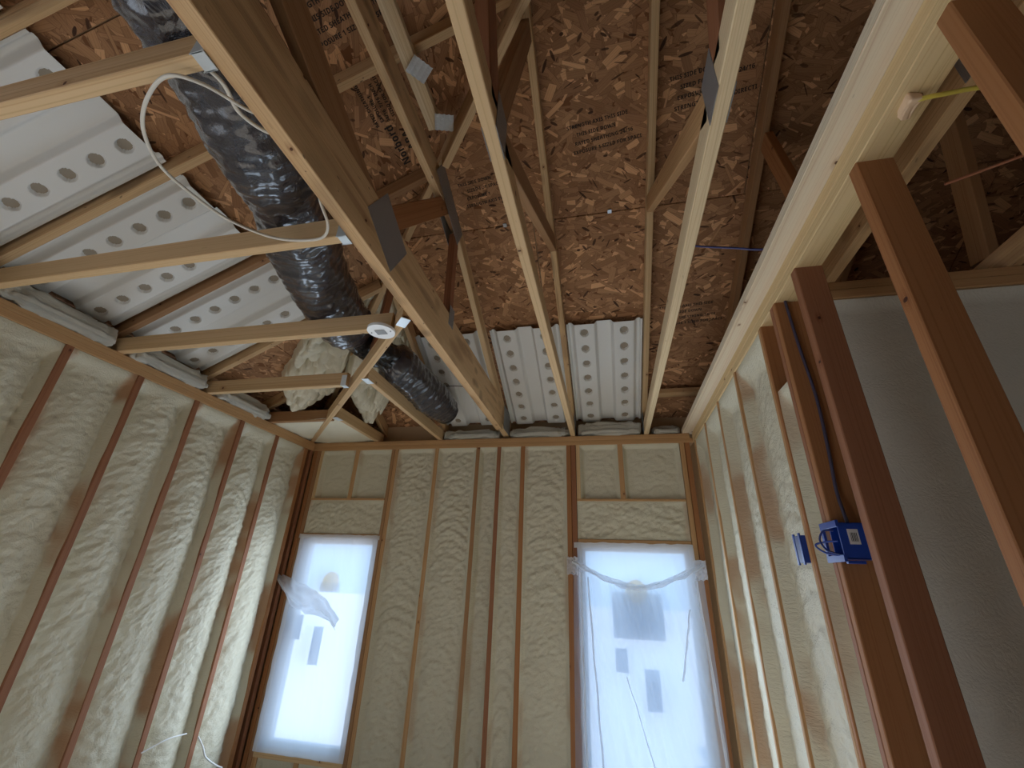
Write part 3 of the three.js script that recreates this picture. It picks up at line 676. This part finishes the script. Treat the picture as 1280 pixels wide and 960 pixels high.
/* ---------- duct ---------- */
{
  const d = thing('flexible_duct', 'black plastic wrapped flexible duct lying across the left jacks', 'duct');
  const pts = [V(-0.95, 1.36, 0.35), V(-0.98, 1.34, -0.15), V(-1.005, 1.33, -0.45), V(-1.06, 1.31, -0.72), V(-1.145, 1.31, -0.95), V(-1.255, 1.33, -1.2), V(-1.37, 1.33, -1.5), V(-1.45, 1.32, -1.85), V(-1.46, 1.32, -2.05)];
  const rad = (t) => 0.152 - 0.02 * Math.exp(-Math.pow((t - 0.56) / 0.05, 2)) + 0.012 * Math.exp(-Math.pow((t - 0.45) / 0.08, 2)) - 0.06 * sstep(0.93, 1, t);
  const pts2 = [V(-1.40, 1.31, -2.28), V(-1.37, 1.30, -2.42), V(-1.34, 1.28, -2.65), V(-1.32, 1.265, -2.9), V(-1.30, 1.25, -3.14)];
  const rad2 = (t) => 0.138 - 0.05 * (1 - sstep(0, 0.12, t)) - 0.02 * sstep(0.75, 1, t);
  const sleeve = (points, rf, n, s) => {
    const c = new THREE.CatmullRomCurve3(points), fr = c.computeFrenetFrames(n), L = c.getLength();
    return grid(96, n, (u, v) => {
      const i = Math.min(n, Math.round(v * n)), p = c.getPointAt(i / n), a = u * 6.28318;
      const w = Math.cos(a), q = Math.sin(a), m = v * L;
      let r = rf(v);
      r += 0.002 * Math.sin(m * 6.2832 / 0.05 + 2 * noise(w * 2, q * 2, m * 3 + s));
      r += 0.014 * noise(w * 1.4 + s, q * 1.4, m * 4) + 0.010 * noise(w * 2.5 + 3 * m, q * 2.5, m * 13 + s) + 0.006 * Math.abs(noise(w * 6 + 4 * m, q * 6, m * 24 + s));
      return p.clone().addScaledVector(fr.normals[i], r * w).addScaledVector(fr.binormals[i], r * q);
    }, 0.95, L);
  };
  part('sleeve', sleeve(pts, rad, 260, 3), M.duct, d);
  part('sleeve', sleeve(pts2, rad2, 130, 17), M.duct, d);
  part('tape_collar', sleeve([V(-1.46, 1.32, -1.99), V(-1.45, 1.32, -2.12), V(-1.41, 1.31, -2.25), V(-1.39, 1.31, -2.36)], () => 0.095, 40, 8), M.ductTape, d);
  const cap = new THREE.CylinderGeometry(0.10, 0.107, 0.05, 32); cap.rotateX(Math.PI / 2); cap.rotateY(-0.08); cap.translate(-1.297, 1.247, -3.155);
  part('end_cap', cap, M.ductTape, d);
  close(d);
}

/* ---------- insulation batts and loose foam ---------- */
function lump(x0, x1, y0, y1, z0, z1, s, amp = 0.02) {
  const g = new THREE.SphereGeometry(1, 56, 36), p = g.attributes.position, c = [(x0 + x1) / 2, (y0 + y1) / 2, (z0 + z1) / 2], h = [(x1 - x0) / 2, (y1 - y0) / 2, (z1 - z0) / 2];
  const sq = (v) => Math.sign(v) * Math.pow(Math.abs(v), 0.45);
  for (let i = 0; i < p.count; i++) {
    const a = [p.getX(i), p.getY(i), p.getZ(i)], k = amp * (noise(a[0] * h[0] * 14 + s, a[1] * h[1] * 14, a[2] * h[2] * 14) + 0.5 * noise(a[0] * h[0] * 40 + s, a[1] * h[1] * 40, a[2] * h[2] * 40));
    p.setXYZ(i, c[0] + sq(a[0]) * (h[0] + k), c[1] + sq(a[1]) * (h[1] + k * 1.4), c[2] + sq(a[2]) * (h[2] + k));
  }
  g.computeVertexNormals(); return g;
}
function batt(label, ...b) {
  const t = thing('insulation_batt', label, 'insulation');
  part('roll', lump(...b), M.batt, t);
  const [x0, x1, y0, y1, z0, z1, s] = b;
  const alongZ = z1 - z0 > x1 - x0;
  part('fold', alongZ ? lump(x0 + 0.03, x1 + 0.03, y0, y0 + 0.05, z0 + 0.01, z1 - 0.02, s + 9, 0.012) : lump(x0 + 0.02, x1 - 0.01, y0, y0 + 0.045, z0 + 0.03, z1 + 0.025, s + 9, 0.012), M.batt, t);
  close(t);
}
batt('pale insulation roll on the left plate, nearest the eye', -2.76, -2.64, PT + 0.005, 1.19, -0.99, -0.47, 1);
batt('pale insulation roll on the left plate, next to the duct crossing jack', -2.76, -2.64, PT + 0.005, 1.19, -1.58, -1.06, 2);
batt('pale insulation roll on the left plate, between the disc jack and the short jack', -2.76, -2.64, PT + 0.005, 1.19, -2.19, -1.66, 3);
batt('pale insulation roll on the left plate, touching the corner foam', -2.76, -2.64, PT + 0.005, 1.18, -2.79, -2.26, 4);
batt('grey insulation roll on the back plate under the duct end', -1.39, -0.88, PT + 0.005, 1.16, -3.52, -3.42, 5);
batt('grey insulation roll on the back plate right of the girder end', -0.79, -0.29, PT + 0.005, 1.165, -3.52, -3.42, 6);
batt('grey insulation roll on the back plate under the rightmost baffle', -0.22, 0.29, PT + 0.005, 1.19, -3.52, -3.42, 7);
batt('dark grey insulation scrap on the back plate beside the nailer board', 0.37, 0.58, PT + 0.005, 1.15, -3.53, -3.43, 8);
{
  const t = thing('corner_foam', 'white spray foam filling the back left corner at plate height', 'spray foam');
  const tri = (a, b, c, n = 26) => {
    const pos = [], idx = [], uv = [];
    for (let i = 0; i <= n; i++) for (let j = 0; j <= n - i; j++) {
      const u = i / n, v = j / n, w = 1 - u - v, p = V(0, 0, 0).addScaledVector(a, w).addScaledVector(b, u).addScaledVector(c, v);
      p.y += 0.012 * noise(p.x * 9, p.z * 9) + 0.006 * noise(p.x * 30, p.z * 30) - 0.05 * Math.min(1, 9 * u * v * w);
      pos.push(p.x, p.y, p.z); uv.push(p.x, p.z);
    }
    const at = (i, j) => i * (n + 1) - (i * (i - 1)) / 2 + j;
    for (let i = 0; i < n; i++) for (let j = 0; j < n - i; j++) { idx.push(at(i, j), at(i + 1, j), at(i, j + 1)); if (j < n - i - 1) idx.push(at(i + 1, j), at(i + 1, j + 1), at(i, j + 1)); }
    const g = new THREE.BufferGeometry(); g.setAttribute('position', new THREE.Float32BufferAttribute(pos, 3)); g.setAttribute('uv', new THREE.Float32BufferAttribute(uv, 2)); g.setIndex(idx); g.computeVertexNormals();
    return g;
  };
  part('foam_slab', tri(V(-2.75, 1.088, -3.455), V(-2.75, 1.088, -2.83), V(-2.10, 1.088, -2.80)), M.foamWhite, t);
  part('foam_slab', tri(V(-2.78, 1.088, -3.485), V(-2.04, 1.088, -3.485), V(-2.04, 1.088, -2.735)), M.foamWhite, t);
  close(t);
}
// lumpy foam sprayed on the underside of the deck: a patch with rounded lobes, given by its outline in plan
function foamPatch(label, face, x0, x1, z0, z1, inside) {
  const t = thing('foam_patch', label, 'spray foam'), lobes = [];
  for (let i = 0; i < 420; i++) { const x = rr(x0, x1), z = rr(z0, z1), e = inside(x, z); if (e > 0.01) lobes.push([x, z, rr(0.02, 0.048), e]); }
  part('foam_mass', grid(150, 150, (u, v) => {
    const x = x0 + u * (x1 - x0), z = z0 + v * (z1 - z0), thick = 0.21 * (face === 'left' ? sstep(-2.5, -2.8, z) : sstep(-1.72, -1.98, x)), e = inside(x, z) + 0.03 * noise(x * 18, z * 18);
    let h = 0;
    for (const [cx, cz, r, k] of lobes) { const d = Math.hypot(x - cx, z - cz) / r; if (d < 1) h = Math.max(h, 0.05 * Math.sqrt(1 - d * d) + 0.03 * Math.min(1, k * 8)); }
    h = (h + 0.035 + thick) * sstep(-0.02, 0.05, e) + 0.006 * noise(x * 40, z * 40);
    return V(x, (face === 'left' ? leftY(x) : backY(x, z)) - h + 0.012, z);
  }, 1, 1), M.foamWhite, t);
  close(t);
}
foamPatch('bulging cream foam lumps left of the hip jack, above the shortest left jack', 'left', -2.55, -1.45, -2.82, -2.23, (x, z) => Math.min(z - x + 0.72, x + 2.5 - 1.3 * Math.max(0, z + 2.62), (z + 2.83) * 3, (-2.24 - z) * 2));
foamPatch('bulging cream foam lumps right of the hip jack, above the short back jack', 'back', -2.04, -1.44, -3.25, -2.2, (x, z) => Math.min(x - 0.72 - z, (-1.46 - x) * 2, z + 3.24 - (x + 2) * 0.35, (x + 2.05) * 2));

/* ---------- fittings, boxes, cables ---------- */
{
  const t = thing('white_disc', 'round white disc with a grey square, under the end of a jack', 'disc');
  const d = new THREE.CylinderGeometry(0.066, 0.066, 0.014, 40); d.translate(-1.03, PT - 0.014, -1.60); const disc = part('disc', d, M.white, t);
  part('centre_square', box(-1.055, -1.005, PT - 0.024, PT - 0.0215, -1.62, -1.58, 0.0005), std(rgb(0.3, 0.31, 0.32), 0.5), t);
  for (const s of [-1, 1]) { const k = new THREE.CylinderGeometry(0.004, 0.004, 0.004, 10); k.translate(-1.03 + s * 0.05, PT - 0.022, -1.60); part('screw', k, M.steelDull, disc); }
  close(t);
}
{
  // box nailed to the front of the double stud, its open side towards the room
  const t = thing('electrical_box', 'blue plastic electrical box with a barcode sticker, on the open stud', 'electrical box'), e = 0.004, x0 = 0.655, x1 = 0.735, y0 = 0.083, y1 = 0.183, z0 = -1.546, z1 = -1.49;
  part('shell', mergeGeometries([box(x0, x1, y0, y1, z1 - e, z1, 0.001), box(x0, x1, y0, y0 + e, z0, z1, 0.001), box(x0, x1, y1 - e, y1, z0, z1, 0.001), box(x1 - e, x1, y0, y1, z0, z1, 0.001), box(x0, x1, y0, y1, z0, z0 + e, 0.001)]), M.boxBlue, t);
  part('front_rim', mergeGeometries([box(x0 - 0.004, x0 + 0.004, y1 - 0.012, y1 + 0.007, z0 - 0.05, z1 + 0.003, 0.001), box(x0 - 0.004, x0 + 0.004, y0 - 0.007, y0 + 0.012, z0 - 0.05, z1 + 0.003, 0.001), box(x0 - 0.004, x0 + 0.004, y0 + 0.011, y1 - 0.011, z0 - 0.05, z0 - 0.035, 0.001)]), M.boxBlue, t);
  part('nail_tab', box(x0 + 0.005, x0 + 0.05, y0 - 0.012, y0 - 0.004, z1 - 0.012, z1, 0.001), M.boxBlue, t);
  const sticker = part('barcode_label', box(x0 + 0.022, x0 + 0.05, y0 + 0.04, y1 - 0.018, z1, z1 + 0.0008, 0.0002), M.paper, t, 'white barcode sticker');
  for (let i = 0; i < 6; i++) part('bar', box(x0 + 0.028 + i * 0.003, x0 + 0.0292 + i * 0.003 + (i % 2) * 0.0006, y0 + 0.048, y1 - 0.028, z1 + 0.0008, z1 + 0.0012, 0.0001), M.ink, sticker);
  part('wire_loop', tube([V(x0, y1 - 0.02, z1 - 0.03), V(x0 - 0.022, y1 - 0.02, z1 - 0.04), V(x0 - 0.034, y0 + 0.055, z1 - 0.05), V(x0 - 0.025, y0 + 0.025, z1 - 0.04), V(x0, y0 + 0.012, z1 - 0.02)], 0.0028, 8), M.boxDark, t, 'loop of dark blue wire');
  part('wire_loop', tube([V(x0, y0 + 0.05, z1 - 0.02), V(x0 - 0.025, y0 + 0.048, z1 - 0.045), V(x0 - 0.045, y0 + 0.04, z1 - 0.06), V(x0 - 0.03, y0 + 0.02, z1 - 0.05), V(x0, y0 + 0.01, z1 - 0.03)], 0.0028, 8), M.boxBlue, t);
  close(t);
  const b = thing('electrical_box', 'small dark blue electrical box on the foamed stud, left of the stickered box', 'electrical box');
  part('shell', box(0.652, 0.72, 0.083, 0.172, -1.822, -1.763, 0.002), M.boxBlue, b);
  part('cover_lip', box(0.648, 0.653, 0.076, 0.179, -1.776, -1.762, 0.001), M.boxBlue, b); part('cover_lip', box(0.648, 0.653, 0.076, 0.179, -1.826, -1.812, 0.001), M.boxBlue, b);
  part('face', box(0.6495, 0.6525, 0.083, 0.172, -1.812, -1.776, 0.0005), M.boxDark, b);
  close(b);
}

function cable(name, label, pts, r, m, cat = 'cable') { const t = thing(name, label, cat); part('jacket', tube(pts, r, 10, pts.length * 14), m, t); close(t); }
cable('white_cable', 'white cable hanging in a wide loop round the upper duct', [V(-0.868, 1.22, -0.66), V(-0.868, 1.1, -0.57), V(-0.9, 1.05, -0.46), V(-0.96, 1.05, -0.43), V(-1.06, 1.05, -0.46), V(-1.16, 1.05, -0.53), V(-1.22, 1.05, -0.63), V(-1.23, 1.06, -0.74), V(-1.2, 1.06, -0.85), V(-1.11, 1.06, -0.99 + 0.04), V(-1.0, 1.06, -0.985), V(-0.92, 1.055, -0.975), V(-0.875, 1.06, -0.93), V(-0.868, 1.1, -0.86), V(-0.868, 1.2, -0.80), V(-0.88, 1.3, -0.7)], 0.0048, M.cableWhite);
cable('short_cable', 'short white cable curving over the upper duct from the near hanger to the girder', [V(-0.9, 1.09, -0.42), V(-0.905, 1.12, -0.5), V(-0.93, 1.13, -0.58), V(-0.9, 1.14, -0.65), V(-0.868, 1.2, -0.70)], 0.0055, M.cableWhite);
cable('blue_cable', 'thin blue cable crossing the bare deck from truss to nailer board', [V(0.35, 1.28, -1.48), V(0.42, 1.24, -1.46), V(0.52, 1.2, -1.44), V(0.62, 1.16, -1.42), V(0.72, 1.15, -1.40)], 0.004, M.cableBlue);
cable('stud_cable', 'dark cable running down the open stud to the blue box', [V(0.700, 0.998, -1.538), V(0.706, 0.8, -1.538), V(0.716, 0.6, -1.538), V(0.708, 0.4, -1.538), V(0.70, 0.28, -1.537), V(0.70, 0.187, -1.525)], 0.005, std(rgb(0.06, 0.05, 0.09), 0.5));
cable('yellow_cable', 'yellow cable poking from the foamed hole in the right plate', [V(0.70, 1.02, -0.77), V(0.70, 0.985, -0.76), V(0.73, 0.98, -0.755), V(0.80, 0.99, -0.76), V(0.95, 1.0, -0.77)], 0.005, M.cableYellow);
cable('orange_cord', 'thin orange cord stretched across the dark attic opening at right', [V(0.98, 1.06, -1.1), V(1.2, 1.1, -1.05), V(1.6, 1.2, -1.0), V(2.0, 1.3, -0.95)], 0.004, M.cord, 'cord');
cable('white_twine', 'white twine stuck across the low left foam near the back corner', [V(-2.64, -0.98, -2.55), V(-2.62, -0.95, -2.68), V(-2.63, -0.96, -2.82)], 0.004, M.white, 'twine');
cable('white_twine', 'curled white twine lying low on the left foam, lowest in the picture', [V(-2.63, -1.0, -2.92), V(-2.6, -1.06, -2.95), V(-2.61, -1.12, -3.0), V(-2.62, -1.2, -3.12), V(-2.63, -1.24, -3.2)], 0.005, M.white, 'twine');
cable('black_wire', 'thin black wire curving behind the duct end over the baffle', [V(-1.28, 1.36, -2.9), V(-1.1, 1.37, -2.95), V(-0.95, 1.36, -3.0), V(-0.84, 1.34, -3.02)], 0.003, M.cableBlack, 'wire');
{
  const t = thing('foam_plug', 'peach coloured foam blob round the yellow cable under the right plate', 'foam');
  const g = lump(0.688, 0.722, 0.975, 1.004, -0.815, -0.752, 31, 0.012); part('blob', g, std(rgb(0.78, 0.55, 0.36), 0.7), t);
  close(t);
}

renderer.render(scene, camera);
